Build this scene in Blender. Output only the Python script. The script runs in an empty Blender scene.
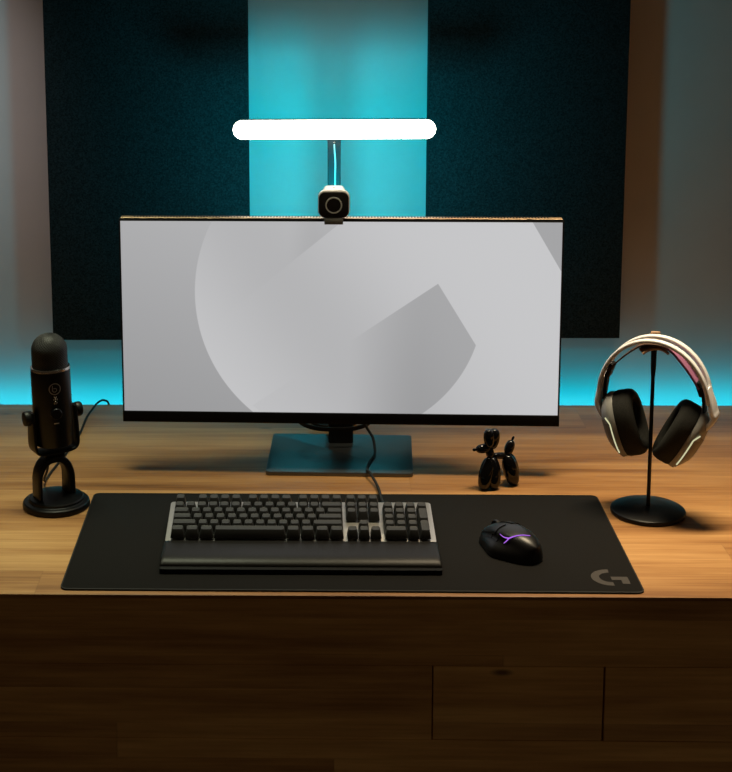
import bpy, bmesh, math, random
from mathutils import Vector, Matrix, Euler
random.seed(4)
PI = math.pi
scene = bpy.context.scene
COL = scene.collection

# ------------------------------------------------------------------ objects
def obj(name, bm, mat, parent=None, smooth=35.0, loc=None, rot=None):
    bmesh.ops.recalc_face_normals(bm, faces=bm.faces[:])
    me = bpy.data.meshes.new(name)
    bm.to_mesh(me); bm.free()
    if smooth:
        for p in me.polygons: p.use_smooth = True
        me.set_sharp_from_angle(angle=math.radians(smooth))
    me.materials.append(mat)
    o = bpy.data.objects.new(name, me)
    COL.objects.link(o)
    if parent: o.parent = parent
    if loc: o.location = loc
    if rot: o.rotation_euler = rot
    return o

def thing(name, label, cat, loc=(0, 0, 0), rot=(0, 0, 0), group=None):
    o = bpy.data.objects.new(name, None)
    COL.objects.link(o)
    o.empty_display_size = 0.03
    o.location = loc; o.rotation_euler = rot
    o['label'] = label; o['category'] = cat
    if group: o['group'] = group
    return o

def tag(o, label, cat, group=None):
    o['label'] = label; o['category'] = cat
    if group: o['group'] = group
    return o

def structure(o, label, cat):
    o['kind'] = 'structure'; o['label'] = label; o['category'] = cat
    return o

# ------------------------------------------------------------------ shapes
def BM(): return bmesh.new()

def rbox(bm, c, s, bevel=0.0, seg=2, M=None):
    r = bmesh.ops.create_cube(bm, size=1.0)
    vs = r['verts']
    for v in vs:
        v.co = Vector((v.co.x * s[0], v.co.y * s[1], v.co.z * s[2]))
    if bevel > 0:
        es = list({e for v in vs for e in v.link_edges})
        g = bmesh.ops.bevel(bm, geom=es, offset=bevel, segments=seg, profile=0.5, affect='EDGES')
        vs = list({v for f in g['faces'] for v in f.verts} | {v for v in vs if v.is_valid})
    T = Matrix.Translation(Vector(c))
    if M: T = T @ M
    for v in vs: v.co = T @ v.co
    return vs

def loft(bm, rings, cap=True, closed=True, loop=False):
    R = [[bm.verts.new(p) for p in r] for r in rings]
    n = len(R[0])
    pairs = list(zip(R[:-1], R[1:]))
    if loop: pairs.append((R[-1], R[0]))
    for a, b in pairs:
        for i in range(n if closed else n - 1):
            j = (i + 1) % n
            bm.faces.new((a[i], a[j], b[j], b[i]))
    if cap and not loop:
        bm.faces.new(R[0][::-1]); bm.faces.new(R[-1])
    return R

def lathe(bm, prof, n=48, M=None):
    """profile of (radius, z); radius 0 makes a pole"""
    M = M or Matrix.Identity(4)
    prev = None
    for r, z in prof:
        if r < 1e-7:
            cur = [bm.verts.new(M @ Vector((0, 0, z)))]
        else:
            cur = [bm.verts.new(M @ Vector((r * math.cos(2 * PI * i / n), r * math.sin(2 * PI * i / n), z))) for i in range(n)]
        if prev:
            for i in range(n):
                j = (i + 1) % n
                if len(prev) == 1 and len(cur) == 1: continue
                if len(prev) == 1: bm.faces.new((prev[0], cur[j], cur[i]))
                elif len(cur) == 1: bm.faces.new((prev[i], prev[j], cur[0]))
                else: bm.faces.new((prev[i], prev[j], cur[j], cur[i]))
        prev = cur

def rround(c, r, h, b=0.002, seg=4, base=0.0):
    """profile of a disc of radius r from z=base to base+h with rounded edges"""
    p = [(0, base)]
    for k in range(seg + 1):
        a = -PI / 2 + PI / 2 * k / seg
        p.append((r - b + b * math.cos(a), base + b + b * math.sin(a)))
    for k in range(seg + 1):
        a = PI / 2 * k / seg
        p.append((r - b + b * math.cos(a), base + h - b + b * math.sin(a)))
    p.append((0, base + h))
    return p

def smooth_path(pts, n=8):
    """Catmull-Rom through the points"""
    P = [Vector(p) for p in pts]
    P = [P[0] * 2 - P[1]] + P + [P[-1] * 2 - P[-2]]
    out = []
    for i in range(1, len(P) - 2):
        a, b, c, d = P[i - 1:i + 3]
        for k in range(n):
            t = k / n
            out.append(0.5 * ((2 * b) + (c - a) * t + (2 * a - 5 * b + 4 * c - d) * t * t + (3 * b - a - 3 * c + d) * t ** 3))
    out.append(P[-2])
    return out

def tube(bm, pts, r, n=10, cap=True):
    P = [Vector(p) for p in pts]
    rad = r if callable(r) else (lambda t: r)
    rings = []
    up = Vector((0.13, 0.21, 0.97)).normalized()
    for i, p in enumerate(P):
        t = (P[min(i + 1, len(P) - 1)] - P[max(i - 1, 0)]).normalized()
        a = up - t * up.dot(t)
        if a.length < 1e-3: a = Vector((1, 0, 0)) - t * t.x
        a.normalize(); up = a
        b = t.cross(a)
        q = rad(i / (len(P) - 1))
        rings.append([p + a * (q * math.cos(2 * PI * k / n)) + b * (q * math.sin(2 * PI * k / n)) for k in range(n)])
    loft(bm, rings, cap)

def rrect(w, h, r, seg=3):
    """rounded rectangle outline, w by h, centred"""
    r = min(r, w / 2 - 1e-6, h / 2 - 1e-6)
    out = []
    for cx, cy, a0 in ((w / 2 - r, h / 2 - r, 0), (-w / 2 + r, h / 2 - r, 90), (-w / 2 + r, -h / 2 + r, 180), (w / 2 - r, -h / 2 + r, 270)):
        for k in range(seg + 1):
            a = math.radians(a0 + 90 * k / seg)
            out.append((cx + r * math.cos(a), cy + r * math.sin(a)))
    return out

def sweep(bm, pts, sec, B=Vector((0, 1, 0)), scale=None, cap=True):
    """sweep section (n, b) along a path lying in the plane normal to B"""
    P = [Vector(p) for p in pts]
    rings = []
    for i, p in enumerate(P):
        t = (P[min(i + 1, len(P) - 1)] - P[max(i - 1, 0)]).normalized()
        b = (B - t * B.dot(t)).normalized(); n = b.cross(t)
        s = scale(i / (len(P) - 1)) if scale else (1, 1)
        rings.append([p + n * (x * s[0]) + b * (y * s[1]) for x, y in sec])
    loft(bm, rings, cap)

def prism(bm, outline, d0, d1, f=None):
    """extrude a 2D outline from d0 to d1; f maps (u, v, d) to a point"""
    f = f or (lambda u, v, d: (u, v, d))
    loft(bm, [[Vector(f(u, v, d0)) for u, v in outline], [Vector(f(u, v, d1)) for u, v in outline]])

def slab(bm, outline, d0, d1, bev=0.001, f=None, seg=2):
    """extrusion with rounded rims: outline shrinks towards each end"""
    f = f or (lambda u, v, d: (u, v, d))
    cu = sum(p[0] for p in outline) / len(outline); cv = sum(p[1] for p in outline) / len(outline)
    mu = max(abs(p[0] - cu) for p in outline); mv = max(abs(p[1] - cv) for p in outline)
    rings = []
    sg = 1 if d1 > d0 else -1
    st = []
    for k in range(seg + 1):
        a = PI / 2 * k / seg
        st.append((d0 + sg * bev * (1 - math.sin(a)), bev * (1 - math.cos(a))))
    st = st[::-1]
    for k in range(seg + 1):
        a = PI / 2 * k / seg
        st.append((d1 - sg * bev * (1 - math.sin(a)), bev * (1 - math.cos(a))))
    for d, ins in st:
        su, sv = 1 - ins / mu, 1 - ins / mv
        rings.append([Vector(f(cu + (u - cu) * su, cv + (v - cv) * sv, d)) for u, v in outline])
    loft(bm, rings)

def bulb(bm, p0, p1, r, n=24, m=14, squash=1.0, tip=0.15):
    """balloon segment from p0 to p1"""
    p0, p1 = Vector(p0), Vector(p1)
    ax = (p1 - p0); L = ax.length; ax.normalize()
    q = ax.to_track_quat('Z', 'Y').to_matrix().to_4x4()
    prof = [(0, 0)]
    for k in range(1, m):
        a = PI * k / m
        prof.append((r * math.sin(a) ** 0.72, L * (1 - math.cos(a)) / 2))
    prof.append((0, L))
    lathe(bm, prof, n, Matrix.Translation(p0) @ q)

# ------------------------------------------------------------------ materials
class V:
    """a socket or number in a node expression"""
    def __init__(s, nt, x): s.nt = nt; s.x = x
    def op(s, o, *a):
        n = s.nt.nodes.new('ShaderNodeMath'); n.operation = o
        for i, q in enumerate((s,) + a):
            q = q.x if isinstance(q, V) else q
            if isinstance(q, (int, float)): n.inputs[i].default_value = q
            else: s.nt.links.new(q, n.inputs[i])
        return V(s.nt, n.outputs[0])
    def __add__(s, o): return s.op('ADD', o)
    def __sub__(s, o): return s.op('SUBTRACT', o)
    def __mul__(s, o): return s.op('MULTIPLY', o)
    def __truediv__(s, o): return s.op('DIVIDE', o)
    def __rsub__(s, o): return V(s.nt, s.op('MULTIPLY', -1.0).x) + o
    __radd__ = __add__; __rmul__ = __mul__
    def floor(s): return s.op('FLOOR')
    def fract(s): return s.op('FRACT')
    def abs(s): return s.op('ABSOLUTE')
    def lt(s, o): return s.op('LESS_THAN', o)
    def gt(s, o): return s.op('GREATER_THAN', o)
    def mn(s, o): return s.op('MINIMUM', o)
    def mx(s, o): return s.op('MAXIMUM', o)
    def sqrt(s): return s.op('SQRT')
    def step(s, a, b):
        n = s.nt.nodes.new('ShaderNodeMapRange'); n.interpolation_type = 'SMOOTHSTEP'
        s.nt.links.new(s.x, n.inputs[0]); n.inputs[1].default_value = a; n.inputs[2].default_value = b
        return V(s.nt, n.outputs[0])

def new_mat(name):
    m = bpy.data.materials.new(name); m.use_nodes = True
    nt = m.node_tree
    return m, nt, nt.nodes['Principled BSDF']

def lk(nt, a, b): nt.links.new(a.x if isinstance(a, V) else a, b)

def xyz(nt, coord='Object'):
    tc = nt.nodes.new('ShaderNodeTexCoord'); sp = nt.nodes.new('ShaderNodeSeparateXYZ')
    nt.links.new(tc.outputs[coord], sp.inputs[0])
    return tuple(V(nt, o) for o in sp.outputs)

def comb(nt, a, b, c):
    n = nt.nodes.new('ShaderNodeCombineXYZ')
    for i, q in enumerate((a, b, c)):
        if isinstance(q, V): nt.links.new(q.x, n.inputs[i])
        else: n.inputs[i].default_value = q
    return n.outputs[0]

def noise(nt, vec, scale, detail=4, rough=0.55):
    n = nt.nodes.new('ShaderNodeTexNoise')
    if vec is not None: nt.links.new(vec, n.inputs['Vector'])
    n.inputs['Scale'].default_value = scale; n.inputs['Detail'].default_value = detail
    n.inputs['Roughness'].default_value = rough
    return V(nt, n.outputs[0])

def white(nt, vec):
    n = nt.nodes.new('ShaderNodeTexWhiteNoise'); n.noise_dimensions = '3D'
    nt.links.new(vec, n.inputs['Vector'])
    return V(nt, n.outputs['Value'])

def ramp(nt, fac, stops):
    n = nt.nodes.new('ShaderNodeValToRGB'); lk(nt, fac, n.inputs[0])
    e = n.color_ramp.elements
    while len(e) < len(stops): e.new(0.5)
    for i, (p, c) in enumerate(stops):
        e[i].position = p; e[i].color = (*c, 1)
    return n.outputs[0]

def mixc(nt, fac, a, b, mode='MIX'):
    n = nt.nodes.new('ShaderNodeMix'); n.data_type = 'RGBA'; n.blend_type = mode
    if isinstance(fac, (int, float)): n.inputs[0].default_value = fac
    else: lk(nt, fac, n.inputs[0])
    for s, q in ((6, a), (7, b)):
        if isinstance(q, tuple): n.inputs[s].default_value = (*q, 1)
        else: lk(nt, q, n.inputs[s])
    return n.outputs[2]

def plain(name, c, rough=0.5, metal=0.0, spec=0.5, grain=0.0, gscale=300, bump=0.0, coat=0.0, emit=None, es=0.0, sheen=0.0):
    m, nt, b = new_mat(name)
    b.inputs['Base Color'].default_value = (*c, 1)
    b.inputs['Roughness'].default_value = rough
    b.inputs['Metallic'].default_value = metal
    b.inputs['Specular IOR Level'].default_value = spec
    b.inputs['Coat Weight'].default_value = coat
    b.inputs['Coat Roughness'].default_value = 0.05
    b.inputs['Sheen Weight'].default_value = sheen
    if emit:
        b.inputs['Emission Color'].default_value = (*emit, 1)
        b.inputs['Emission Strength'].default_value = es
    if grain or bump:
        tc = nt.nodes.new('ShaderNodeTexCoord')
        nz = noise(nt, tc.outputs['Object'], gscale, 3)
        if grain:
            lo = tuple(x * (1 - grain) for x in c); hi = tuple(min(1, x * (1 + grain)) for x in c)
            nt.links.new(ramp(nt, nz, [(0.3, lo), (0.7, hi)]), b.inputs['Base Color'])
        if bump:
            bp = nt.nodes.new('ShaderNodeBump'); bp.inputs['Strength'].default_value = bump
            bp.inputs['Distance'].default_value = 0.001
            lk(nt, nz, bp.inputs['Height']); nt.links.new(bp.outputs[0], b.inputs['Normal'])
    return m

def wood(name, across, tint=(1, 1, 1), w=0.115, off=0.0, lenp=1.5, rough=0.42, seed=0.0, vary=0.20, fine=0.20):
    """planks laid along x; 'across' is the axis the planks follow one another on"""
    m, nt, b = new_mat(name)
    X, Y, Z = xyz(nt)
    Q = Y if across == 'Y' else Z
    O = Z if across == 'Y' else Y
    row = ((Q + off) / w).floor()
    fr = ((Q + off) / w).fract()
    rr = white(nt, comb(nt, row, 3.1 + seed, 0.5))
    col = (X / lenp + rr * 5.0)
    k = col.floor(); kf = col.fract()
    rnd = white(nt, comb(nt, row + seed, k, 1.7))
    # long figure and fine grain, offset per plank
    v1 = comb(nt, X * 1.3 + rnd * 37.0, Q * 17.0 + rnd * 11.0, O * 17.0)
    n1 = noise(nt, v1, 1.6, 5, 0.6)
    v2 = comb(nt, X * 4.0 + rnd * 9.0, Q * 150.0, O * 150.0)
    n2 = noise(nt, v2, 1.2, 4, 0.6)
    v3 = comb(nt, X * 0.9 + rnd * 5.0, Q * 5.5 + 4.0, O * 5.5)
    n3 = noise(nt, v3, 1.5, 3, 0.5)
    f = n1 * 0.62 + n2 * fine + n3 * 0.42 + rnd * vary - (fine / 2 - 0.02 + vary / 2)
    T = lambda c: tuple(a * t for a, t in zip(c, tint))
    c = ramp(nt, f, [(0.26, T((0.10, 0.045, 0.018))), (0.42, T((0.25, 0.125, 0.050))), (0.55, T((0.37, 0.205, 0.088))), (0.72, T((0.52, 0.325, 0.155)))])
    # knots: few and small
    vk = comb(nt, X * 1.7, Q * 5.0, O * 5.0)
    vo = nt.nodes.new('ShaderNodeTexVoronoi'); nt.links.new(vk, vo.inputs['Vector']); vo.inputs['Scale'].default_value = 1.9
    kn = V(nt, vo.outputs['Distance']).step(0.075, 0.02)
    c = mixc(nt, kn * 0.85, c, T((0.055, 0.024, 0.010)))
    seam = ((fr - 0.5).abs().gt(0.492)).mx((kf - 0.5).abs().gt(0.4992))
    c = mixc(nt, seam * 0.12, c, T((0.06, 0.03, 0.012)))
    nt.links.new(c, b.inputs['Base Color'])
    b.inputs['Roughness'].default_value = rough
    b.inputs['Specular IOR Level'].default_value = 0.35
    bp = nt.nodes.new('ShaderNodeBump'); bp.inputs['Strength'].default_value = 0.12; bp.inputs['Distance'].default_value = 0.001
    lk(nt, n2, bp.inputs['Height']); nt.links.new(bp.outputs[0], b.inputs['Normal'])
    return m

def emission(name, c, s):
    m = bpy.data.materials.new(name); m.use_nodes = True
    nt = m.node_tree; nt.nodes.clear()
    e = nt.nodes.new('ShaderNodeEmission'); o = nt.nodes.new('ShaderNodeOutputMaterial')
    e.inputs[0].default_value = (*c, 1); e.inputs[1].default_value = s
    nt.links.new(e.outputs[0], o.inputs[0])
    return m

M_top = wood('desk_wood', 'Y', tint=(1.08, 0.97, 0.80), vary=0.13, fine=0.34, w=0.116, off=0.03, seed=2.0)
M_front = wood('desk_front_wood_lit', 'Z', tint=(1.75, 1.85, 1.45), vary=0.10, w=0.0585, off=0.0, lenp=2.2, seed=7.0, rough=0.5)  # same wood as the top, tint raised to stand in for ambient light
M_front2 = wood('drawer_wood_lit', 'Z', tint=(1.75, 1.85, 1.45), vary=0.10, w=0.13, off=0.25, lenp=3.0, seed=13.0, rough=0.5)  # tint brightened like the rail's, ambient light put into the colour
M_wall = plain('wall_paint', (0.62, 0.60, 0.58), 0.9, grain=0.03, gscale=6, spec=0.2)
M_floor = plain('floor_grey', (0.09, 0.08, 0.075), 0.6, grain=0.15, gscale=4)
M_felt = plain('acoustic_felt', (0.019, 0.028, 0.030), 0.95, spec=0.05, grain=0.55, gscale=330, bump=0.5)
M_black = plain('black_plastic', (0.006, 0.006, 0.006), 0.45, spec=0.3, grain=0.2, gscale=900)
M_satin = plain('black_satin_metal', (0.004, 0.004, 0.0045), 0.38, spec=0.3)
M_matte = plain('black_matte', (0.008, 0.008, 0.008), 0.6, spec=0.3)
M_bezel = plain('bezel_black', (0.003, 0.003, 0.003), 0.55, spec=0.15)
M_gloss = plain('black_gloss', (0.003, 0.003, 0.0035), 0.08, spec=0.35, coat=0.15)
M_cable = plain('cable_rubber', (0.004, 0.004, 0.004), 0.7)
M_mat = plain('mat_cloth', (0.0068, 0.0060, 0.0054), 0.85, spec=0.10, grain=0.3, gscale=1200, sheen=0.03)
M_logo = plain('mat_print', (0.066, 0.060, 0.057), 0.8, spec=0.1, grain=0.1, gscale=1200)
M_stitch = plain('mat_edge', (0.007, 0.007, 0.007), 0.8)
M_alu = plain('brushed_aluminium', (0.52, 0.50, 0.47), 0.36, metal=0.85, grain=0.05, gscale=800)
M_key = plain('keycap', (0.026, 0.026, 0.026), 0.5, spec=0.4, grain=0.1, gscale=900)
M_leather = plain('leatherette', (0.0095, 0.0085, 0.0075), 0.42, spec=0.22, bump=0.15, gscale=900)
M_white = plain('white_plastic', (0.88, 0.86, 0.84), 0.4, spec=0.5)
M_grey = plain('grey_plastic', (0.22, 0.22, 0.21), 0.5)
M_lamp = emission('lamp_diffuser', (1.0, 0.86, 0.70), 18.0)
M_post = plain('post_grey', (0.035, 0.036, 0.038), 0.45)
M_ring = plain('lens_ring', (0.80, 0.84, 0.82), 0.35)
M_lens = plain('lens_glass', (0.004, 0.004, 0.006), 0.06, spec=0.8, coat=1.0)
M_base = plain('stand_base_metal', (0.13, 0.135, 0.14), 0.30, metal=0.75, grain=0.06, gscale=500)
M_bronze = plain('bronze_grille', (0.42, 0.29, 0.18), 0.42, metal=0.6)
M_chrome = plain('pale_metal', (0.55, 0.53, 0.50), 0.25, metal=1.0)
M_mesh = None
M_tan = plain('tan_wood_cap', (0.42, 0.24, 0.13), 0.5, grain=0.15, gscale=120)
M_cush = plain('ear_cushion', (0.030, 0.031, 0.028), 0.85, spec=0.15, bump=0.3, gscale=700, grain=0.3)
M_shell = plain('headset_white', (0.90, 0.90, 0.92), 0.38, spec=0.5)
M_cup = plain('headset_cup', (0.33, 0.34, 0.33), 0.40, spec=0.5)
M_shell_d = plain('headset_plate', (0.17, 0.17, 0.165), 0.38, spec=0.5)
M_strip = emission('headset_light', (0.90, 0.88, 0.52), 0.72)
M_rgb = emission('mouse_light', (0.50, 0.17, 0.95), 0.9)
M_mouse = plain('mouse_black', (0.006, 0.006, 0.0065), 0.36, spec=0.4)

# microphone grille: a fine wire lattice
def mesh_mat():
    m, nt, b = new_mat('mic_mesh')
    tc = nt.nodes.new('ShaderNodeTexCoord')
    X, Y, Z = xyz(nt)
    ang = Y.op('ARCTAN2', X)
    a = (ang * 6.0 + Z * 230.0).fract(); c = (ang * 6.0 - Z * 230.0).fract()
    h = ((a - 0.5).abs().mx((c - 0.5).abs())).step(0.22, 0.42)
    nt.links.new(ramp(nt, h, [(0.0, (0.003, 0.003, 0.003)), (1.0, (0.034, 0.032, 0.03))]), b.inputs['Base Color'])
    b.inputs['Roughness'].default_value = 0.5; b.inputs['Metallic'].default_value = 0.3
    bp = nt.nodes.new('ShaderNodeBump'); bp.inputs['Strength'].default_value = 0.6; bp.inputs['Distance'].default_value = 0.001
    lk(nt, h, bp.inputs['Height']); nt.links.new(bp.outputs[0], b.inputs['Normal'])
    return m
M_mesh = mesh_mat()

# headset strap: printed band that goes from dark tan at the top to purple at the sides
def strap_mat():
    m, nt, b = new_mat('strap_print')
    X, Y, Z = xyz(nt)
    f = X.step(0.012, 0.04)
    g = noise(nt, comb(nt, X * 60.0, Y * 60.0, Z * 60.0), 2.0, 2)
    c = mixc(nt, f, (0.10, 0.055, 0.038), (0.30, 0.11, 0.22))
    nt.links.new(c, b.inputs['Base Color']); b.inputs['Roughness'].default_value = 0.8
    return m
M_strap = strap_mat()

# wallpaper on the display, in metres from the top left corner of the picture
def screen_mat():
    m = bpy.data.materials.new('screen_picture'); m.use_nodes = True
    nt = m.node_tree; nt.nodes.clear()
    X, Y, Z = xyz(nt)
    s = X + 0.40
    t = (Z * -1.0) + 0.4799
    e = 0.0006
    def circ(cx, cy, r):
        d = ((s - cx) * (s - cx) + (t - cy) * (t - cy)).sqrt()
        return d.step(r + e, r - e)
    def half(p, q):      # 1 on the right-hand side of p -> q as seen on the picture (t runs down)
        dx, dy = q[0] - p[0], q[1] - p[1]; L = math.hypot(dx, dy)
        d = ((s - p[0]) * (-dy / L)) + ((t - p[1]) * (dx / L))
        return d.step(-e, e), d
    big = circ(0.430, 0.135, 0.295)
    right, _ = half((0.579, 0.114), (0.6495, 0.2297))      # below/left of the square corner's right side
    # outer grey (left of the circle) darkens towards the bottom
    outer = 0.42 - t * 0.28 + s * 0.10
    # circle interior: pale left, greyer along a diagonal band, pale again to the right
    u = s * 0.80 - t * 0.60                                # across the band
    band = ((u - 0.17) / 0.16)
    g = (band * band * -1.0).op('EXPONENT')
    inner = 0.575 - g * 0.115
    A, _ = half((0.404, 0.0), (0.325, 0.065))              # above the upper slanted line
    # half() is positive on the t-down right-hand side; upper-left piece
    upper = A * ((s - 0.17) / 0.16).mn(1.0).mx(0.0)
    fadeA = (s - 0.30).step(0.0, 0.06)
    inner = inner - upper * (fadeA * 0.06 + 0.012)
    w1, d1 = half((0.579, 0.114), (0.4435, 0.2074))
    below = w1 * -1.0 + 1.0
    wedge = below * right * circ(0.404, 0.150, 0.2575)
    fade = (s - 0.39).step(0.0, 0.17)
    inner = inner - wedge * (fade * 0.140 + 0.035 - g * 0.045).mx(0.0)
    lum = outer + (inner - outer) * (big.mx(s.gt(0.43)))
    c, _ = half((0.747, 0.0), (0.797, 0.085))
    corner = (c * -1.0 + 1.0) * s.gt(0.70)
    lum = lum + (lum * -1.0 + 0.375) * corner
    cr = nt.nodes.new('ShaderNodeCombineColor')
    lk(nt, lum * 0.99, cr.inputs[0]); lk(nt, lum * 0.99, cr.inputs[1]); lk(nt, lum * 1.01, cr.inputs[2])
    em = nt.nodes.new('ShaderNodeEmission'); nt.links.new(cr.outputs[0], em.inputs[0]); em.inputs[1].default_value = 1.0
    o = nt.nodes.new('ShaderNodeOutputMaterial'); nt.links.new(em.outputs[0], o.inputs[0])
    return m
M_screen = screen_mat()

# ------------------------------------------------------------------ the setting
bm = BM(); rbox(bm, (0, 1.07, 0.55), (5.0, 0.10, 2.60))
structure(obj('wall_back', bm, M_wall, smooth=0), 'pale painted wall behind the desk lit turquoise', 'wall')
bm = BM(); rbox(bm, (0, 0.0, -0.77), (5.0, 2.2, 0.06))
structure(obj('floor', bm, M_floor, smooth=0), 'dark floor under the desk', 'floor')

# ------------------------------------------------------------------ acoustic panels
def acoustic_panel(x0, x1, z0, z1, label):
    bm = BM()
    slab(bm, [(x0, z0), (x1, z0), (x1, z1), (x0, z1)], 1.0206, 0.965, 0.003, lambda u, v, d: (u, d, v))
    return tag(obj('acoustic_panel', bm, M_felt), label, 'wall panel', 'dark felt panels on the wall')
acoustic_panel(-0.6083, -0.1845, 0.1318, 1.25, 'dark felt wall panel behind the microphone, left of the turquoise strip of wall')
acoustic_panel(0.1912, 0.6008, 0.1360, 1.25, 'dark felt wall panel behind the headphones, right of the turquoise strip of wall')

# ------------------------------------------------------------------ desk
desk = thing('desk', 'long wooden desk with planked top and a dark drawer front', 'desk', (0, 0, -0.74))
DZ = 0.74
bm = BM(); rbox(bm, (0.05, 0.465, DZ - 0.003), (2.2, 0.930, 0.006), 0.0015, 2)
obj('desk_top', bm, M_top, desk)
bm = BM(); rbox(bm, (0.05, 0.0125, DZ - 0.06065), (2.2, 0.022, 0.1089), 0.0006, 1)
obj('front_rail', bm, M_front, desk)
def drawer(name, x0, x1):
    bm = BM(); rbox(bm, ((x0 + x1) / 2, 0.0125, DZ - 0.177), (x1 - x0 - 0.0022, 0.022, 0.1225), 0.0009, 2)
    return obj(name, bm, M_front2, desk)
bm = BM(); rbox(bm, (-0.4622, 0.0125, DZ - 0.177), (1.175, 0.022, 0.1236), 0.0006, 1)
obj('front_panel', bm, M_front, desk)
drawer('drawer', 0.1262, 0.3895)
drawer('drawer', 0.3905, 1.15)
bm = BM(); rbox(bm, (0.05, 0.0125, DZ - 0.3095), (2.2, 0.022, 0.141), 0.0006, 1)
obj('lower_rail', bm, M_front, desk)
for x in (-1.035, 1.135):
    bm = BM(); rbox(bm, (x, 0.475, DZ / 2 - 0.0032), (0.03, 0.90, DZ - 0.0066), 0.001, 1)
    obj('side_panel', bm, M_front, desk)
bm = BM(); rbox(bm, (0.05, 0.20, DZ - 0.181), (2.1, 0.02, 0.34), 0, 1)
obj('inner_rail', bm, M_matte, desk)

# ------------------------------------------------------------------ desk mat
mat = thing('desk_mat', 'large black cloth desk mat under the keyboard and mouse', 'desk mat', (0, 0.2120, 0), (0, 0, -0.003))
bm = BM(); slab(bm, rrect(0.900, 0.400, 0.012, 5), 0.0002, 0.003, 0.0008)
obj('mat_body', bm, M_mat, mat)
bm = BM()
o1 = [Vector((x, y, 0)) for x, y in rrect(0.9008, 0.4008, 0.0124, 5)]
o2 = [Vector((x, y, 0)) for x, y in rrect(0.8966, 0.3966, 0.0104, 5)]
loft(bm, [[p + Vector((0, 0, 0.0004)) for p in o1], [p + Vector((0, 0, 0.0029)) for p in o1], [p + Vector((0, 0, 0.0033)) for p in o2], [p + Vector((0, 0, 0.0004)) for p in o2]], loop=True)
obj('stitched_edge', bm, M_stitch, mat)
# printed mark: an open ring and a hooked bar, the ring's mouth to the right
bm = BM()
lx, ly = 0.4075, 0.0650 - 0.2120
ring = []
a0, a1 = 88, 272
RO, RI = 0.0300, 0.0175
for k in range(25):
    a = math.radians(a0 + (a1 - a0) * k / 24); ring.append((lx + RO * math.cos(a), ly + RO * math.sin(a)))
for k in range(25):
    a = math.radians(a1 + (a0 - a1) * k / 24); ring.append((lx + RI * math.cos(a), ly + RI * math.sin(a)))
prism(bm, ring, 0.0030, 0.0033)
hook = [(lx + 0.0005, ly + 0.0025), (lx + 0.0265, ly + 0.0025), (lx + 0.0265, ly - 0.0230), (lx + 0.0150, ly - 0.0230), (lx + 0.0150, ly - 0.0090), (lx + 0.0005, ly - 0.0090)]
prism(bm, hook[::-1], 0.0030, 0.0033)
lg = obj('printed_mark', bm, M_logo, mat, smooth=0); lg['label'] = 'grey round letter G mark'

# ------------------------------------------------------------------ monitor
mon = thing('monitor', 'wide monitor showing a grey wallpaper, standing in the middle of the desk', 'monitor', (-0.0054, 0.5185, 0), (0, 0, -0.0305))
Z0, Z1 = 0.1192, 0.4799
bm = BM(); rbox(bm, (0, 0.0006, (Z0 + Z1) / 2), (0.800, 0.0012, Z1 - Z0))
obj('screen', bm, M_screen, mon, smooth=0)
bm = BM(); slab(bm, rrect(0.8064, 0.3862, 0.003, 3), 0.0014, 0.0200, 0.0012, lambda u, v, d: (u, d, 0.2914 + v))
obj('housing', bm, M_black, mon)
bm = BM(); slab(bm, rrect(0.56, 0.25, 0.03, 5), 0.0202, 0.050, 0.010, lambda u, v, d: (u, d, 0.31 + v))
obj('rear_cover', bm, M_black, mon)
bm = BM(); slab(bm, [(-0.4030, 0.0985), (0.4030, 0.0985), (0.4030, 0.1190), (-0.4030, 0.1190)], 0.0013, -0.0030, 0.0010, lambda u, v, d: (u, d, v))
obj('chin', bm, M_bezel, mon)
bm = BM()
for x in (-0.4017, 0.4017):
    rbox(bm, (x, 0.0002, (Z0 + Z1) / 2), (0.0026, 0.0020, Z1 - Z0 + 0.001))
rbox(bm, (0, 0.0002, Z1 + 0.0012), (0.806, 0.0020, 0.0012))
obj('bezel', bm, M_matte, mon)
# bronze vent strip along the top edge, with its slots
bm = BM(); rbox(bm, (0, 0.0100, 0.4854), (0.800, 0.0170, 0.0014), 0.0004, 1)
vent = obj('vent_strip', bm, M_bronze, mon)
bm = BM()
n = 136
for i in range(n):
    x = -0.375 + 0.75 * i / (n - 1)
    rbox(bm, (x, 0.0135, 0.4862), (0.0028, 0.0120, 0.0006))
obj('vent_slots', bm, M_matte, vent, smooth=0)
# stand
bm = BM()
bo = [(-0.1370, -0.012), (0.1370, -0.012), (0.1420, 0.202), (-0.1320, 0.202)]
def round_poly(P, r, seg=4):
    out = []
    for i in range(len(P)):
        a, b, c = Vector(P[i - 1]), Vector(P[i]), Vector(P[(i + 1) % len(P)])
        d1 = (a - b).normalized(); d2 = (c - b).normalized()
        p, q = b + d1 * r, b + d2 * r
        for k in range(seg + 1):
            t = k / seg
            out.append(tuple((1 - t) ** 2 * p + 2 * t * (1 - t) * b + t * t * q))
    return out
slab(bm, round_poly(bo, 0.008), 0.0002, 0.0080, 0.0012)
obj('stand_base', bm, M_base, mon)
bm = BM(); slab(bm, rrect(0.0485, 0.050, 0.006, 4), 0.0082, 0.345, 0.001, lambda u, v, d: (0.0025 + u, 0.172 + v, d))
for k in range(9):
    rbox(bm, (0.0025 - 0.018 + k * 0.0045, 0.1468, 0.16), (0.0012, 0.0006, 0.29))
obj('stand_pole', bm, M_black, mon)
bm = BM(); slab(bm, rrect(0.09, 0.09, 0.012, 4), 0.0502, 0.1466, 0.002, lambda u, v, d: (0.0025 + u, d, 0.295 + v))
obj('stand_neck', bm, M_black, mon)
bm = BM()
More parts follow.
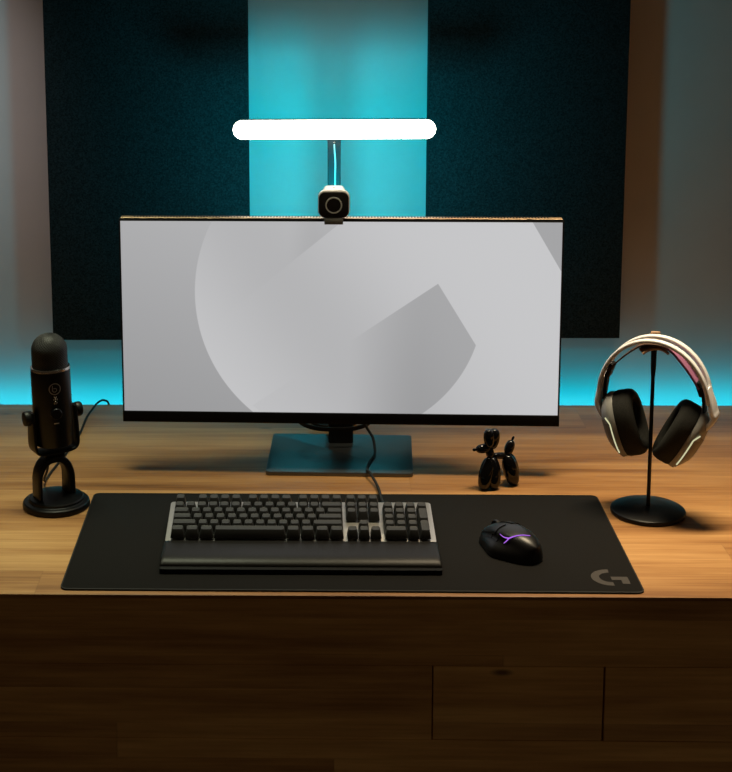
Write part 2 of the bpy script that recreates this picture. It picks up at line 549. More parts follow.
pts = [(-0.0100 + 0.0740 * math.copysign(abs(math.cos(a)) ** 0.7, math.cos(a)), 0.165 + 0.046 * math.copysign(abs(math.sin(a)) ** 0.8, math.sin(a)), 0.046 + 0.010 * math.cos(a) ** 2) for a in [2 * PI * k / 48 for k in range(48)]]
rings = []
for i, p in enumerate(pts):
    p = Vector(p); t = (Vector(pts[(i + 1) % 48]) - Vector(pts[i - 1])).normalized()
    b = Vector((0, 0, 1)); nn = b.cross(t).normalized(); b = t.cross(nn)
    rings.append([p + nn * x + b * y for x, y in rrect(0.0036, 0.0090, 0.0014, 2)])
loft(bm, rings, loop=True)
obj('cable_ring', bm, M_black, mon)

# ------------------------------------------------------------------ webcam
cam_t = thing('webcam', 'small white webcam with a black face clipped on top of the monitor', 'webcam', (-0.0158, 0.5190, 0.4868), (0, 0, -0.0305))
bm = BM()
rings = []
for y, w, h, cz, r in ((0.000, 0.054, 0.047, 0.0240, 0.012), (0.0025, 0.057, 0.050, 0.0240, 0.013), (0.010, 0.0575, 0.0505, 0.0240, 0.013), (0.014, 0.0560, 0.0500, 0.0240, 0.014), (0.0165, 0.0440, 0.0480, 0.0248, 0.011), (0.022, 0.0415, 0.0480, 0.0248, 0.009), (0.056, 0.0400, 0.0480, 0.0248, 0.009), (0.060, 0.036, 0.044, 0.0248, 0.008)):
    rings.append([Vector((u, y - 0.006, cz + 0.0022 + v)) for u, v in rrect(w, h, r, 6)])
loft(bm, rings); obj('webcam_body', bm, M_white, cam_t)
bm = BM(); slab(bm, rrect(0.0540, 0.0455, 0.0115, 6), -0.0085, -0.0062, 0.0008, lambda u, v, d: (u, d, 0.0255 + v))
face = obj('face_plate', bm, plain('webcam_face', (0.02, 0.019, 0.018), 0.3, spec=0.5), cam_t)
RX = Matrix.Translation((0, -0.0085, 0.0252)) @ Matrix.Rotation(PI / 2, 4, 'X')
bm = BM(); lathe(bm, [(0.0128, 0), (0.0128, 0.0014), (0.0150, 0.0014), (0.0152, 0.0008), (0.0152, 0)], 40, RX)
obj('lens_ring', bm, M_ring, cam_t)
bm = BM(); lathe(bm, [(0.0126, 0.0), (0.0126, 0.0006), (0.009, 0.0012), (0.005, 0.0017), (0, 0.002)], 36, RX)
obj('lens', bm, M_lens, cam_t)
bm = BM(); rbox(bm, (0, -0.0070, -0.0045), (0.034, 0.0035, 0.0120), 0.0012, 2); rbox(bm, (0, 0.008, 0.0010), (0.034, 0.0300, 0.0016), 0.0005, 1)
obj('clip', bm, M_grey, cam_t)
bm = BM(); prism(bm, [(-0.0024, 0.0), (0.0024, 0.0), (0, 0.0070)], 0.05102, 0.0513, lambda u, v, d: (u, 0.026 + v, d))
bmo = obj('small_mark', bm, M_grey, cam_t, smooth=0)

# ------------------------------------------------------------------ light bar on its post
lb = thing('light_bar', 'glowing white horizontal light bar on a dark post behind the monitor', 'lamp', (-0.0090, 0.80, 0))
bm = BM(); slab(bm, rrect(0.3990, 0.0375, 0.0187, 12), -0.0125, -0.0102, 0.0012, lambda u, v, d: (u, d, 0.6110 + v), 3)
obj('diffuser', bm, M_lamp, lb)
bm = BM(); slab(bm, rrect(0.3990, 0.0375, 0.0187, 12), -0.0100, 0.0130, 0.003, lambda u, v, d: (u, d, 0.6110 + v), 3)
obj('lamp_housing', bm, M_grey, lb)
bm = BM(); slab(bm, rrect(0.0262, 0.012, 0.002, 3), 0.0072, 0.615, 0.0005, lambda u, v, d: (u + 0.0005, 0.0200 + v, d))
obj('post', bm, M_post, lb)
bm = BM(); lathe(bm, rround(0, 0.050, 0.0068, 0.002, 4, 0.0002), 48, Matrix.Translation((0, 0.022, 0)))
obj('post_base', bm, M_matte, lb)
bm = BM(); tube(bm, smooth_path([(0.0005, 0.0118, 0.578), (0.0012, 0.009, 0.565), (0.0026, 0.0095, 0.54), (0.0022, 0.0105, 0.50), (0.003, 0.0112, 0.44), (0.003, 0.0116, 0.30)]), 0.0016, 8)
obj('lamp_cable', bm, M_ring, lb)
bm = BM(); rbox(bm, (0.0005, 0.0130, 0.579), (0.004, 0.002, 0.008), 0.0007, 2)
obj('cable_plug', bm, M_chrome, lb)

# ------------------------------------------------------------------ keyboard
KX, KY = -0.3005, 0.1645
kb = thing('keyboard', 'full-size black keyboard with metal frame and wrist rest on the desk mat', 'keyboard', (KX, KY, 0.0034))
SL = math.radians(7.2)
KW, KD = 0.4455, 0.1340
Rk = Matrix.Rotation(SL, 4, 'X')
bm = BM()
slab(bm, rrect(KW, KD, 0.006, 4), -0.010, 0.0, 0.0012, lambda u, v, d: tuple(Rk @ Vector((KW / 2 + u, KD / 2 + v, d)) + Vector((0, 0, 0.0130))))
frame = obj('frame', bm, M_alu, kb); frame['label'] = 'silver metal frame plate'
bm = BM(); rbox(bm, (KW / 2, KD / 2 + 0.004, 0.0042), (KW - 0.012, KD - 0.02, 0.0080), 0.001, 1)
obj('bottom_case', bm, M_matte, kb)
U = 0.01905
UY = 0.0200
kmesh = {}
def key_mesh(w, d):
    k = (round(w, 3), round(d, 3))
    if k in kmesh: return kmesh[k]
    bm = BM()
    W, D = w * U - 0.0009, d * UY - 0.0009
    rings = []
    for z, iw, idp, sh, r in ((0.0035, 0, 0, 0, 0.0012), (0.0060, 0.0005, 0.0005, 0.0, 0.0012), (0.0168, 0.0050, 0.0056, 0.0012, 0.0022), (0.0178, 0.0060, 0.0066, 0.0012, 0.0022)):
        rings.append([Vector((u, v + sh, z)) for u, v in rrect(W - iw, D - idp, r, 2)])
    R = loft(bm, rings, cap=False)
    bm.faces.new([v for v in R[0]][::-1])
    # dished top
    c = bm.verts.new((0, 0.0012, 0.0171)); inner = [bm.verts.new((v.co.x * 0.7, (v.co.y - 0.0012) * 0.7 + 0.0012, 0.0174)) for v in R[-1]]
    L = R[-1]
    for i in range(len(L)):
        j = (i + 1) % len(L)
        bm.faces.new((L[i], L[j], inner[j], inner[i])); bm.faces.new((inner[i], inner[j], c))
    o = obj('key', bm, M_key, kb)
    kmesh[k] = o.data
    bpy.data.objects.remove(o)
    return kmesh[k]
def key(x, row_y, w=1.0, d=1.0):
    """x, row_y: left and front edge in key units from the front left key"""
    me = key_mesh(w, d)
    o = bpy.data.objects.new('key', me); COL.objects.link(o); o.parent = kb
    p = Rk @ Vector((0.0085 + (x + w / 2) * U, 0.0045 + (row_y + d / 2) * UY, 0.0)) + Vector((0, 0, 0.0130))
    o.location = p; o.rotation_euler = (SL, 0, 0)
rows = {
    0: [1.25, 1.25, 1.25, 6.25, 1.25, 1.25, 1.25, 1.25],
    1: [2.25] + [1] * 10 + [2.75],
    2: [1.75] + [1] * 11 + [2.25],
    3: [1.5] + [1] * 12 + [1.5],
    4: [1] * 13 + [2],
}
for r, ws in rows.items():
    x = 0
    for w in ws: key(x, r, w); x += w
FY = 5.25
for x in (0, 2, 3, 4, 5, 6.5, 7.5, 8.5, 9.5, 11, 12, 13, 14): key(x, FY)
for k in range(3):
    key(15.25 + k, FY); key(15.25 + k, 4); key(15.25 + k, 3); key(15.25 + k, 0)
key(16.25, 1)
for k in range(4): key(18.5 + k, 4)
for r in (3, 2, 1):
    for k in range(3): key(18.5 + k, r)
key(18.5, 0, 2); key(20.5, 0); key(21.5, 2, 1, 2); key(21.5, 0, 1, 2)
# wrist rest
bm = BM()
prof = [(-0.0040, 0.0082), (-0.0040, 0.0160), (-0.0065, 0.0178), (-0.0200, 0.0176), (-0.0420, 0.0182), (-0.0600, 0.0186), (-0.0700, 0.0180), (-0.0780, 0.0160), (-0.0840, 0.0122), (-0.0858, 0.0098), (-0.0860, 0.0082)]
xs = [(-0.0008, 0.55), (0.0, 0.80), (0.002, 0.93), (0.006, 1.0), (KW - 0.006, 1.0), (KW - 0.002, 0.93), (KW, 0.80), (KW + 0.0008, 0.55)]
rings = []
for x, s in xs:
    rings.append([Vector((x, y, 0.0082 + (z - 0.0082) * s)) for y, z in prof])
loft(bm, rings)
rest = obj('wrist_rest', bm, M_leather, kb, smooth=50); rest['label'] = 'padded dark leatherette wrist rest'
bm = BM(); slab(bm, rrect(KW + 0.0015, 0.0915, 0.003, 3), 0.0002, 0.0080, 0.0004, lambda u, v, d: (KW / 2 + u, -0.0503 + v, d))
obj('rest_base', bm, M_bezel, kb)
bm = BM()
cab = [(0.068, 0.300, 0.020), (0.0685, 0.330, 0.0150), (0.066, 0.375, 0.0075), (0.0639, 0.4242, 0.0064), (0.0600, 0.455, 0.0075), (0.0520, 0.486, 0.0125), (0.0465, 0.512, 0.0112), (0.0520, 0.548, 0.0112), (0.0635, 0.590, 0.0116), (0.0655, 0.615, 0.0170), (0.0620, 0.630, 0.0330), (0.0500, 0.636, 0.0520), (0.0420, 0.636, 0.0750), (0.038, 0.634, 0.14)]
tube(bm, [p - Vector((KX, KY, 0.0034)) for p in smooth_path(cab, 8)], 0.0026, 10)
obj('keyboard_cable', bm, M_cable, kb)

# ------------------------------------------------------------------ mouse
ms = thing('computer_mouse', 'black computer mouse with a purple lit stripe on the desk mat', 'mouse', (0.2660, 0.1660, 0.0034), (0, 0, math.radians(31)))
HL = 0.0640
def mw(y, side):
    t = y / HL
    w = 0.0345 * max(0.0, 1 - abs(t) ** (3.2 if t < 0 else 5.0)) ** 0.42
    w *= 0.93 + 0.07 * math.cos(PI * t)
    if t < 0: w *= 1.02
    if side < 0: w += 0.0095 * math.exp(-((t + 0.05) / 0.42) ** 2)
    return max(w, 0.0015)
def mh(y):
    t = y / HL
    return 0.0385 * (max(0, 1 - abs((t + 0.12) / 1.14) ** 2.5)) ** 0.72 * (1 - 0.10 * max(0, t)) + 0.004
def msurf(a, y, off=0.0):
    """a from 0 (right foot) to pi (left foot)"""
    c, s = math.cos(a), math.sin(a)
    side = 1 if c >= 0 else -1
    w = mw(y, side) + off; h = mh(y) + off
    p = 0.80
    x = w * math.copysign(abs(c) ** p, c); z = h * abs(s) ** 0.86
    if side < 0:   # thumb hollow above a low ledge
        x += 0.0085 * math.exp(-((s - 0.55) / 0.22) ** 2) * math.exp(-((y / HL) / 0.55) ** 2)
    return Vector((x, y, z + 0.0012))
bm = BM()
ys = [-HL * math.cos(PI * k / 30) for k in range(31)]
ys[0] *= 0.995; ys[-1] *= 0.995
rings = []
for y in ys:
    rings.append([msurf(PI * k / 32, y) for k in range(33)])
loft(bm, rings)
obj('mouse_body', bm, M_mouse, ms, smooth=60)
def patch(a0, a1, y0, y1, off, na=8, ny=10, inset=0.0):
    bm = BM()
    A = [a0 + (a1 - a0) * i / na for i in range(na + 1)]
    Ys = [y0 + (y1 - y0) * i / ny for i in range(ny + 1)]
    top = [[bm.verts.new(msurf(a, y, off)) for a in A] for y in Ys]
    bot = [[bm.verts.new(msurf(a, y, -0.0004)) for a in A] for y in Ys]
    for i in range(ny):
        for j in range(na):
            bm.faces.new((top[i][j], top[i][j + 1], top[i + 1][j + 1], top[i + 1][j]))
            bm.faces.new((bot[i][j], bot[i + 1][j], bot[i + 1][j + 1], bot[i][j + 1]))
    for i in range(ny):
        bm.faces.new((top[i][0], top[i + 1][0], bot[i + 1][0], bot[i][0]))
        bm.faces.new((top[i + 1][na], top[i][na], bot[i][na], bot[i + 1][na]))
    for j in range(na):
        bm.faces.new((top[0][j + 1], top[0][j], bot[0][j], bot[0][j + 1]))
        bm.faces.new((top[ny][j], top[ny][j + 1], bot[ny][j + 1], bot[ny][j]))
    return bm
D = math.radians
obj('mouse_button', patch(D(48), D(86), 0.006, 0.0600, 0.0014), M_mouse, ms, smooth=40)
obj('mouse_button', patch(D(96), D(140), 0.006, 0.0625, 0.0016), M_mouse, ms, smooth=40)
obj('side_button', patch(D(140), D(152), -0.004, 0.012, 0.0014, 4, 4), M_satin, ms, smooth=40)
obj('side_button', patch(D(140), D(152), 0.014, 0.028, 0.0014, 4, 4), M_satin, ms, smooth=40)
wz = msurf(D(91), 0.040).z
bm = BM(); lathe(bm, [(0, -0.0034), (0.0085, -0.0034), (0.0098, -0.0024), (0.0098, 0.0024), (0.0085, 0.0034), (0, 0.0034)], 28, Matrix.Translation((0, 0.040, wz - 0.0035)) @ Matrix.Rotation(PI / 2, 4, 'Y'))
obj('scroll_wheel', bm, M_satin, ms)
bm = BM()
def onm(pts): return [msurf(D(a), y, 0.0011) for a, y in pts]
tube(bm, smooth_path(onm([(86, -0.043), (100, -0.037), (116, -0.031), (130, -0.025)]), 6), lambda t: 0.0005 + 0.0006 * t, 8)
tube(bm, smooth_path(onm([(130, -0.025), (133, -0.016), (129, -0.006)]), 6), lambda t: 0.0011 - 0.0007 * t, 8)
tube(bm, smooth_path(onm([(130, -0.025), (140, -0.0225), (149, -0.0190)]), 6), lambda t: 0.0011 - 0.0006 * t, 8)
ld = obj('light_stripe', bm, M_rgb, ms); ld['label'] = 'purple glowing forked stripe'

# ------------------------------------------------------------------ balloon dog figurine
dog = thing('balloon_dog_figurine', 'glossy black balloon dog figurine on the desk right of the monitor', 'figurine', (0.2850, 0.4620, 0))
def seg(name, p0, p1, r):
    bm = BM(); bulb(bm, p0, p1, r); return obj(name, bm, M_gloss, dog, smooth=80)
seg('front_leg', (-0.0325, -0.0215, 0.0000), (-0.0195, -0.0090, 0.0580), 0.0138)
seg('front_leg', (-0.0120, -0.0180, 0.0000), (-0.0150, -0.0050, 0.0580), 0.0138)
seg('hind_leg', (0.0280, 0.0040, 0.0000), (0.0125, 0.0040, 0.0580), 0.0138)
seg('hind_leg', (0.0300, 0.0260, 0.0000), (0.0160, 0.0120, 0.0570), 0.0138)
seg('dog_body', (-0.0180, -0.0060, 0.0585), (0.0150, 0.0060, 0.0565), 0.0062)
seg('neck', (-0.0185, -0.0080, 0.0560), (-0.0205, -0.0090, 0.0760), 0.0078)
sn = seg('snout', (-0.0190, -0.0090, 0.0760), (-0.0455, -0.0150, 0.0745), 0.0085)
bm = BM(); bulb(bm, (-0.0445, -0.0148, 0.0747), (-0.0520, -0.0165, 0.0738), 0.0030, 14, 8); obj('nose_knot', bm, M_gloss, sn, smooth=80)
seg('ear', (-0.0205, -0.0130, 0.0770), (-0.0240, -0.0160, 0.1130), 0.0100)
seg('ear', (-0.0165, -0.0060, 0.0725), (-0.0100, -0.0030, 0.1100), 0.0112)
tl = seg('tail', (0.0135, 0.0070, 0.0570), (0.0225, 0.0110, 0.0830), 0.0088)
bm = BM(); bulb(bm, (0.0222, 0.0109, 0.0822), (0.0262, 0.0120, 0.0905), 0.0024, 14, 8); obj('tail_knot', bm, M_gloss, tl, smooth=80)

# ------------------------------------------------------------------ microphone
mic = thing('microphone', 'black desktop microphone on a round stand at the left side of the desk', 'microphone', (-0.5100, 0.3600, 0), (0, 0, math.radians(20)))
# stand: base, arch, yoke
bm = BM(); lathe(bm, [(0, 0.0002), (0.0575, 0.0002), (0.0592, 0.0020), (0.0595, 0.0060), (0.0582, 0.0100), (0.0560, 0.0118), (0.0500, 0.0122), (0.0488, 0.0130), (0.0484, 0.0165), (0.0466, 0.0185), (0.0420, 0.0192), (0.0300, 0.0225), (0, 0.0235)], 64)
obj('stand_base', bm, M_satin, mic, smooth=30)
bm = BM()
pts = []
for k in range(33):
    a = math.radians(-14 + 208 * k / 32)
    pts.append((0.0300 * math.copysign(abs(math.cos(a)) ** 0.8, math.cos(a)) * (1 + 0.10 * max(0, -math.sin(a))), 0.0, 0.050 + 0.040 * math.sin(a) if math.sin(a) > 0 else 0.050 + 0.120 * math.sin(a)))
sweep(bm, [Matrix.Rotation(math.radians(14), 4, 'Z') @ (Vector(p) - Vector((0.005, 0, 0))) for p in pts], rrect(0.0095, 0.030, 0.003, 3), scale=lambda t: (1.6 - 0.8 * t, 1.0), B=Matrix.Rotation(math.radians(14), 3, 'Z') @ Vector((0, 1, 0)))
obj('stand_arch', bm, M_satin, mic, smooth=40)
bm = BM(); lathe(bm, rround(0, 0.0095, 0.036, 0.003), 28, Matrix.Translation((-0.019, 0, 0.0945)) @ Matrix.Rotation(PI / 2, 4, 'Y'))
obj('pivot', bm, M_satin, mic)
head = Matrix.Translation((0, 0, 0.100)) @ Matrix.Rotation(math.radians(-1.3), 4, 'Y') @ Matrix.Translation((0, 0, -0.100))
bm = BM()
pts = [(0.0400, 0, 0.180), (0.0400, 0, 0.165), (0.0400, 0, 0.140), (0.0395, 0, 0.118), (0.0355, 0, 0.1075), (0.026, 0, 0.1040), (0.012, 0, 0.1030), (0, 0, 0.1028)]
pts = pts + [(-x, y, z) for x, y, z in pts[-2::-1]]
YR = Matrix.Rotation(math.radians(11), 4, 'Z')
sweep(bm, [head @ YR @ p for p in smooth_path(pts, 4)], rrect(0.0052, 0.036, 0.002, 3), B=(head @ YR).to_3x3() @ Vector((0, 1, 0)), scale=lambda t: (1, 0.55 + 0.45 * min(1, 1.6 * math.sin(PI * t))))
obj('yoke', bm, M_satin, mic, smooth=40)
for s in (-1, 1):
    bm = BM(); lathe(bm, [(0, 0), (0.0122, 0), (0.0130, 0.002), (0.0130, 0.0085), (0.0120, 0.0105), (0.009, 0.0115), (0, 0.0118)], 32, head @ YR @ Matrix.Translation((s * 0.0427, 0, 0.1700)) @ Matrix.Rotation(s * PI / 2, 4, 'Y'))
    obj('side_knob', bm, M_black, mic)
MB = 0.1155
bm = BM(); lathe(bm, [(0, MB), (0.0300, MB), (0.0330, MB + 0.002), (0.0344, MB + 0.006), (0.0346, 0.2400), (0.0346, 0.2500), (0.0338, 0.2525), (0.0310, 0.2530), (0, 0.2530)], 64, head)
body = obj('microphone_body', bm, M_satin, mic, smooth=30)
bm = BM(); lathe(bm, [(0.0316, 0.2528), (0.0347, 0.2528), (0.0349, 0.2545), (0.0342, 0.2575), (0.0316, 0.2580)], 64, head)
bnd = obj('trim_band', bm, plain('band_metal', (0.60, 0.57, 0.53), 0.25, metal=1.0), mic)
bm = BM()
prof = [(0.0314, 0.2532), (0.0314, 0.2860)]
for k in range(1, 13):
    a = PI / 2 * k / 12
    prof.append((0.0314 * math.cos(a), 0.2860 + 0.0300 * math.sin(a)))
prof[-1] = (0, 0.3160)
lathe(bm, prof, 64, head); obj('grille', bm, M_mesh, mic, smooth=60)
# markings and controls on the front
def fr(z, r=0.0346): return head @ Matrix.Translation((0, -r, z)) @ Matrix.Rotation(PI / 2, 4, 'X')
bm = BM()
T = fr(0.2250)
rings = []
for k in range(40):
    a = 2 * PI * k / 40
    ux, uy = math.cos(a), math.sin(a)
    def cv(r, d):
        x = r * ux; y = r * uy
        return T @ Vector((x, y, d - (0.0346 - math.sqrt(0.0346 ** 2 - x * x))))
    rings.append([cv(0.0104, 0.0), cv(0.0104, 0.0007), cv(0.0090, 0.0007), cv(0.0090, 0.0)])
loft(bm, rings, loop=True)
def cvp(T, x, y, d): return T @ Vector((x, y, d - (0.0346 - math.sqrt(0.0346 ** 2 - x * x))))
tube(bm, [cvp(T, x, y, 0.0003) for x, y in ((-0.0040, 0.006), (-0.0040, -0.003), (-0.002, -0.0052), (0.001, -0.0050), (0.0032, -0.0028), (0.0028, 0.0), (0.0005, 0.0015), (-0.0022, 0.0008))], 0.0006, 6)
em = obj('round_emblem', bm, plain('emblem_grey', (0.50, 0.48, 0.46), 0.35, metal=0.6), body); em['label'] = 'grey ring emblem'
bm = BM(); T = fr(0.2085)
for P in (((-0.0022, 0.0030), (0, 0.0), (0.0022, 0.0030)), ((0, 0.0), (0, -0.0035))):
    tube(bm, [cvp(T, x, y, 0.0003) for x, y in P], 0.0007, 6)
for x, w in ((-0.0028, 0.001), (0.003, 0.001)):
    tube(bm, [cvp(T, x, -0.001, 0.0003), cvp(T, x, -0.0036, 0.0003)], 0.0005, 6)
em = obj('wordmark', bm, plain('mark_silver', (0.92, 0.90, 0.88), 0.4), body); em['label'] = 'small silver lettering'
bm = BM(); lathe(bm, rround(0, 0.0030, 0.0016, 0.0005), 20, fr(0.2005))
obj('mute_button', bm, M_chrome, body)
bm = BM(); lathe(bm, [(0, 0), (0.0100, 0), (0.0100, 0.0050), (0.0088, 0.0065), (0.0066, 0.0068), (0, 0.0066)], 32, fr(0.1810, 0.0340))
kn = obj('volume_knob', bm, M_satin, body)
bm = BM(); rbox(bm, (0, 0, 0), (0.009, 0.0018, 0.0008), 0.0003, 1, M=fr(0.1630, 0.0348)); obj('white_mark', bm, M_white, body)
bm = BM()
mc = [(-0.519, 0.372, 0.1120), (-0.524, 0.385, 0.0850), (-0.532, 0.405, 0.0500), (-0.5440, 0.4400, 0.0200), (-0.5480, 0.4720, 0.0045), (-0.5440, 0.5256, 0.0030), (-0.5353, 0.5903, 0.0030), (-0.5270, 0.66, 0.0030), (-0.5215, 0.745, 0.0030), (-0.5215, 0.83, 0.0032), (-0.5165, 0.885, 0.0040), (-0.508, 0.9220, 0.0075), (-0.4980, 0.9400, 0.0060), (-0.4880, 0.9480, -0.0100), (-0.484, 0.950, -0.08), (-0.484, 0.950, -0.20)]
mi = Matrix.Translation((-0.5100, 0.3600, 0)) @ Matrix.Rotation(math.radians(20), 4, 'Z')
tube(bm, [mi.inverted() @ p for p in smooth_path(mc, 8)], 0.0022, 10)
obj('microphone_cable', bm, M_cable, mic)

# ------------------------------------------------------------------ headphone stand
hs = thing('headphone_stand', 'slim black headphone stand with a round base at the right side of the desk', 'stand', (0.5255, 0.3360, 0))
bm = BM(); lathe(bm, [(0, 0.0002), (0.0620, 0.0002), (0.0638, 0.0015), (0.0642, 0.0045), (0.0632, 0.0075), (0.0605, 0.0090), (0.035, 0.0120), (0.008, 0.0138), (0, 0.0138)], 64)
obj('stand_base', bm, M_satin, hs, smooth=30)
bm = BM(); lathe(bm, [(0, 0.0132), (0.0036, 0.0132), (0.0033, 0.05), (0.0033, 0.245), (0.0046, 0.262), (0.0050, 0.2935), (0, 0.2940)], 24)
obj('pole', bm, M_satin, hs)
bm = BM()
pts = [(0.030 * math.sin(math.radians(t)), 0, 0.2685 + 0.030 * math.cos(math.radians(t))) for t in range(-46, 47, 4)]
sweep(bm, pts, rrect(0.0045, 0.030, 0.002, 3)); obj('cradle', bm, M_tan, hs, smooth=40)
bm = BM(); rbox(bm, (0.009, 0.031, 0.3065), (0.017, 0.005, 0.021), 0.0022, 3); rbox(bm, (0.004, 0.0225, 0.2980), (0.018, 0.018, 0.004), 0.001, 2); obj('back_lip', bm, M_tan, hs)

# ------------------------------------------------------------------ headphones
HPZ = 0.098
hp = thing('headphones', 'white over-ear headphones with dark ear cushions hanging on the black stand', 'headphones', (0.5290, 0.3360, HPZ), (0, 0, math.radians(-27)))
def hz(p): return Vector((p[0], p[1], p[2] - HPZ))
BA, BB, BC = 0.0930, 0.1060, 0.2060
def arc(a0, a1, n, y, da=0.0, db=0.0):
    return [hz(((BA + da) * math.cos(math.radians(a0 + (a1 - a0) * k / n)), y, BC + (BB + db) * math.sin(math.radians(a0 + (a1 - a0) * k / n)))) for k in range(n + 1)]
# two rails of the band, merging into a yoke at either end
for y in (-0.0165, 0.0165):
    bm = BM()
    P = arc(4, 176, 48, y)
    P = [Vector((p.x, y * (0.55 + 0.45 * math.sin(PI * i / 48) ** 0.5), p.z)) for i, p in enumerate(P)]
    sweep(bm, P, rrect(0.0066, 0.0125, 0.0024, 3)); obj('band_rail', bm, M_shell, hp, smooth=45)
for s in (-1, 1):
    bm = BM()
    k = 0.0 if s < 0 else 0.004
    pts = [(s * 0.0885, 0, 0.238), (s * (0.0920 + k), 0, 0.216), (s * (0.0945 + k * 1.5), 0, 0.200), (s * (0.0950 + k * 2), 0, 0.188), (s * (0.0880 + k), 0, 0.172), (s * 0.0790, 0, 0.162)]
    sweep(bm, [hz(p) for p in smooth_path(pts, 6)], rrect(0.0085, 0.032, 0.003, 3), scale=lambda t: (1.0, 0.85 + 0.25 * math.sin(PI * t)))
    y = obj('yoke_arm', bm, M_shell, hp, smooth=45)
    bm = BM()
    sweep(bm, [hz((s * 0.0810, 0, 0.240)), hz((s * 0.0840, 0, 0.216)), hz((s * 0.0860, 0, 0.196))], rrect(0.0040, 0.020, 0.0018, 3))
    obj('slider', bm, M_black, y)
# suspension strap
bm = BM()
pts = [(-0.0770, 0, 0.250), (-0.0680, 0, 0.2610), (-0.0500, 0, 0.2790), (-0.0280, 0, 0.2970), (-0.0120, 0, 0.3030), (0.0120, 0, 0.3030), (0.0280, 0, 0.2970), (0.0500, 0, 0.2750), (0.0670, 0, 0.2530), (0.0775, 0, 0.2380)]
sweep(bm, [hz(p) for p in smooth_path(pts, 6)], rrect(0.0022, 0.034, 0.001, 2))
st = obj('strap', bm, M_strap, hp, smooth=45); st['label'] = 'soft strap, purple on one side'
for s, z in ((-1, 0.248), (1, 0.236)):
    bm = BM(); rbox(bm, hz((s * 0.0770, 0, z)), (0.008, 0.026, 0.026), 0.003, 3, M=Matrix.Rotation(s * math.radians(-20), 4, 'Y')); obj('strap_tab', bm, M_black, st)
def oval(a, b, n=40, p=2.5):
    out = []
    for k in range(n):
        t = 2 * PI * k / n
        c, s = math.cos(t), math.sin(t)
        out.append((a * math.copysign(abs(c) ** (2 / p), c), b * math.copysign(abs(s) ** (2 / p), s)))
    return out
def cup(s, c, tilt, toe):
    """s = -1 left, 1 right; local frame: x outward, y front-back, z up"""
    root = Matrix.Translation(hz(c)) @ Matrix.Rotation(math.radians(toe), 4, 'Z') @ Matrix.Rotation(s * math.radians(tilt), 4, 'Y') @ Matrix.Scale(s, 4, (1, 0, 0))
    A, B = 0.0415, 0.0575
    # cushion
    bm = BM()
    rings = []
    for x, k in ((0.000, 0.97), (-0.004, 1.0), (-0.020, 1.0), (-0.027, 0.96), (-0.0315, 0.86), (-0.0325, 0.76), (-0.0310, 0.66), (-0.0250, 0.58), (-0.004, 0.56)):
        rings.append([root @ Vector((x, u, v)) for u, v in oval(A * k, B * (1 - (1 - k) * 0.8))])
    loft(bm, rings); e = obj('ear_cushion', bm, M_cush, hp, smooth=60)
    # shell
    bm = BM()
    rings = []
    for x, k, dz in ((0.0003, 0.985, 0), (0.0030, 1.0, 0), (0.0090, 1.0, 0), (0.0130, 0.95, 0.001), (0.0200, 0.80, 0.003), (0.0250, 0.66, 0.004), (0.0265, 0.58, 0.004)):
        rings.append([root @ Vector((x, u, v + dz)) for u, v in oval(A * k, B * k, 40, 2.3)])
    loft(bm, rings); sh = obj('ear_cup', bm, M_cup, hp, smooth=28)
    # darker plate over the lower part of the outer face
    bm = BM()
    rings = []; loc = []
    for x, k, dz in ((0.0095, 1.004, 0), (0.0136, 0.955, 0.001), (0.0207, 0.805, 0.003), (0.0258, 0.665, 0.004), (0.0274, 0.58, 0.004), (0.0277, 0.2, 0.004)):
        ov = oval(A * k, B * k, 40, 2.3)
        rings.append([root @ Vector((x, u, v + dz)) for u, v in ov]); loc += [v + dz for u, v in ov]
    loft(bm, rings)
    bm.verts.ensure_lookup_table()
    keep = {v: loc[i] for i, v in enumerate(bm.verts)}
    bmesh.ops.delete(bm, geom=[f for f in bm.faces if sum(keep[v] for v in f.verts) / len(f.verts) > 0.016], context='FACES')
    p = obj('side_plate', bm, M_shell_d, sh, smooth=28); p['label'] = 'darker outer plate'
    # lower dark skirt and the light strip on the front edge
    bm = BM()
    pts = []
    for k in range(17):
        v = 0.024 - 0.066 * k / 16
        w = abs(v / B); u = -A * (1 - min(1, w) ** 2.3) ** (1 / 2.3) * 0.985
        pts.append(root @ Vector((0.0098 - (0.004 * (1 - k / 4) if k < 0 else 0) + (0.006 * max(0, 1 - k / 3)), u - 0.0004, v)))
    tube(bm, pts, 0.0012, 8); l = obj('light_strip', bm, M_strip, sh); l['label'] = 'thin yellow-green lit strip'
    return root
cup(-1, (-0.0525, 0, 0.1545), 17, 2)
cup(1, (0.0530, 0, 0.1490), 28, 14)

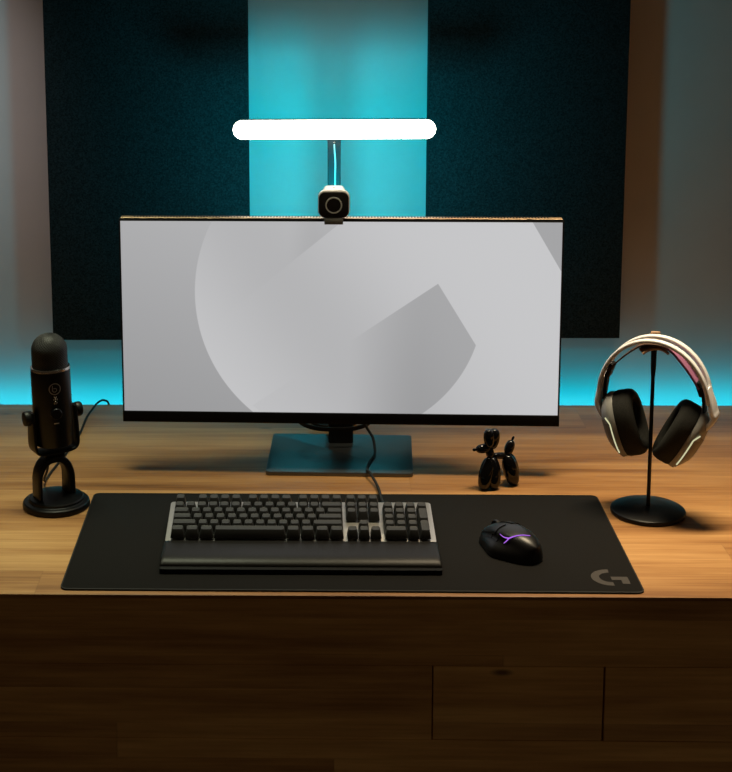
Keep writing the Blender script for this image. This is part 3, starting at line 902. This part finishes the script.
# ------------------------------------------------------------------ lights
def area(name, loc, aim, sx, sy, P, c, spread=180):
    L = bpy.data.lights.new(name, 'AREA'); L.shape = 'RECTANGLE'; L.size = sx; L.size_y = sy
    L.energy = P; L.color = c; L.spread = math.radians(spread)
    o = bpy.data.objects.new(name, L); COL.objects.link(o)
    o.location = loc
    o.rotation_euler = (Vector(aim) - Vector(loc)).to_track_quat('-Z', 'Y').to_euler()
    return o
area('ceiling_lamp', (0.50, 0.43, 1.55), (0.55, 0.20, 0), 0.6, 0.16, 5.2, (1.0, 0.81, 0.53), 64)
area('ceiling_lamp', (-0.55, 0.43, 1.55), (-0.60, 0.20, 0), 0.6, 0.16, 2.9, (0.96, 1.0, 0.70), 64)
area('added_wall_wash', (-1.00, 0.30, 1.50), (-0.85, 1.0, 0.62), 0.12, 0.12, 0.24, (1.0, 0.90, 0.90), 36)  # added wash without a fixture, brightens the left part of the wall
area('monitor_backlight', (-0.01, 0.600, 0.395), (-0.01, 1.050, 0.720), 0.12, 0.09, 2.2, (0.0, 0.79, 1.0))
area('light_bar_backlight', (-0.009, 0.815, 0.611), (-0.009, 1.02, 0.69), 0.34, 0.02, 0.27, (0.0, 0.84, 1.0))
area('desk_led_strip', (0.05, 0.955, -0.030), (0.05, 1.0, -0.03), 2.1, 0.008, 1.3, (0.0, 0.74, 1.0))

w = bpy.data.worlds.new('room_air'); scene.world = w; w.use_nodes = True
bg = w.node_tree.nodes['Background']
bg.inputs[0].default_value = (1.0, 0.62, 0.35, 1); bg.inputs[1].default_value = 0.026

# ------------------------------------------------------------------ camera
f_px, ppx, ppy = 1534.67, 253.28, 182.01
pitch, yaw, roll = 0.17237, -0.03107, 0.00823
cy_, sy_, cp, sp = math.cos(yaw), math.sin(yaw), math.cos(pitch), math.sin(pitch)
fwd = Vector((sy_ * cp, cy_ * cp, -sp)); right = Vector((cy_, -sy_, 0)); down = fwd.cross(right)
r2 = right * math.cos(roll) + down * math.sin(roll); d2 = -right * math.sin(roll) + down * math.cos(roll)
cd = bpy.data.cameras.new('camera'); co = bpy.data.objects.new('camera', cd); COL.objects.link(co)
mtx = Matrix.Identity(4)
for i in range(3):
    mtx[i][0] = r2[i]; mtx[i][1] = -d2[i]; mtx[i][2] = -fwd[i]
mtx[0][3], mtx[1][3], mtx[2][3] = -0.07626, -2.21068, 1.02893
co.matrix_world = mtx
cd.sensor_fit = 'HORIZONTAL'; cd.sensor_width = 36.0
cd.lens = f_px * 36.0 / 732.0
cd.shift_x = (366 - ppx) / 732.0
cd.shift_y = (ppy - 386) / 732.0
cd.clip_start = 0.05
scene.camera = co

vs = scene.view_settings
vs.view_transform = 'Standard'; vs.look = 'None'; vs.exposure = 0.0; vs.gamma = 1.0; vs.use_curve_mapping = False
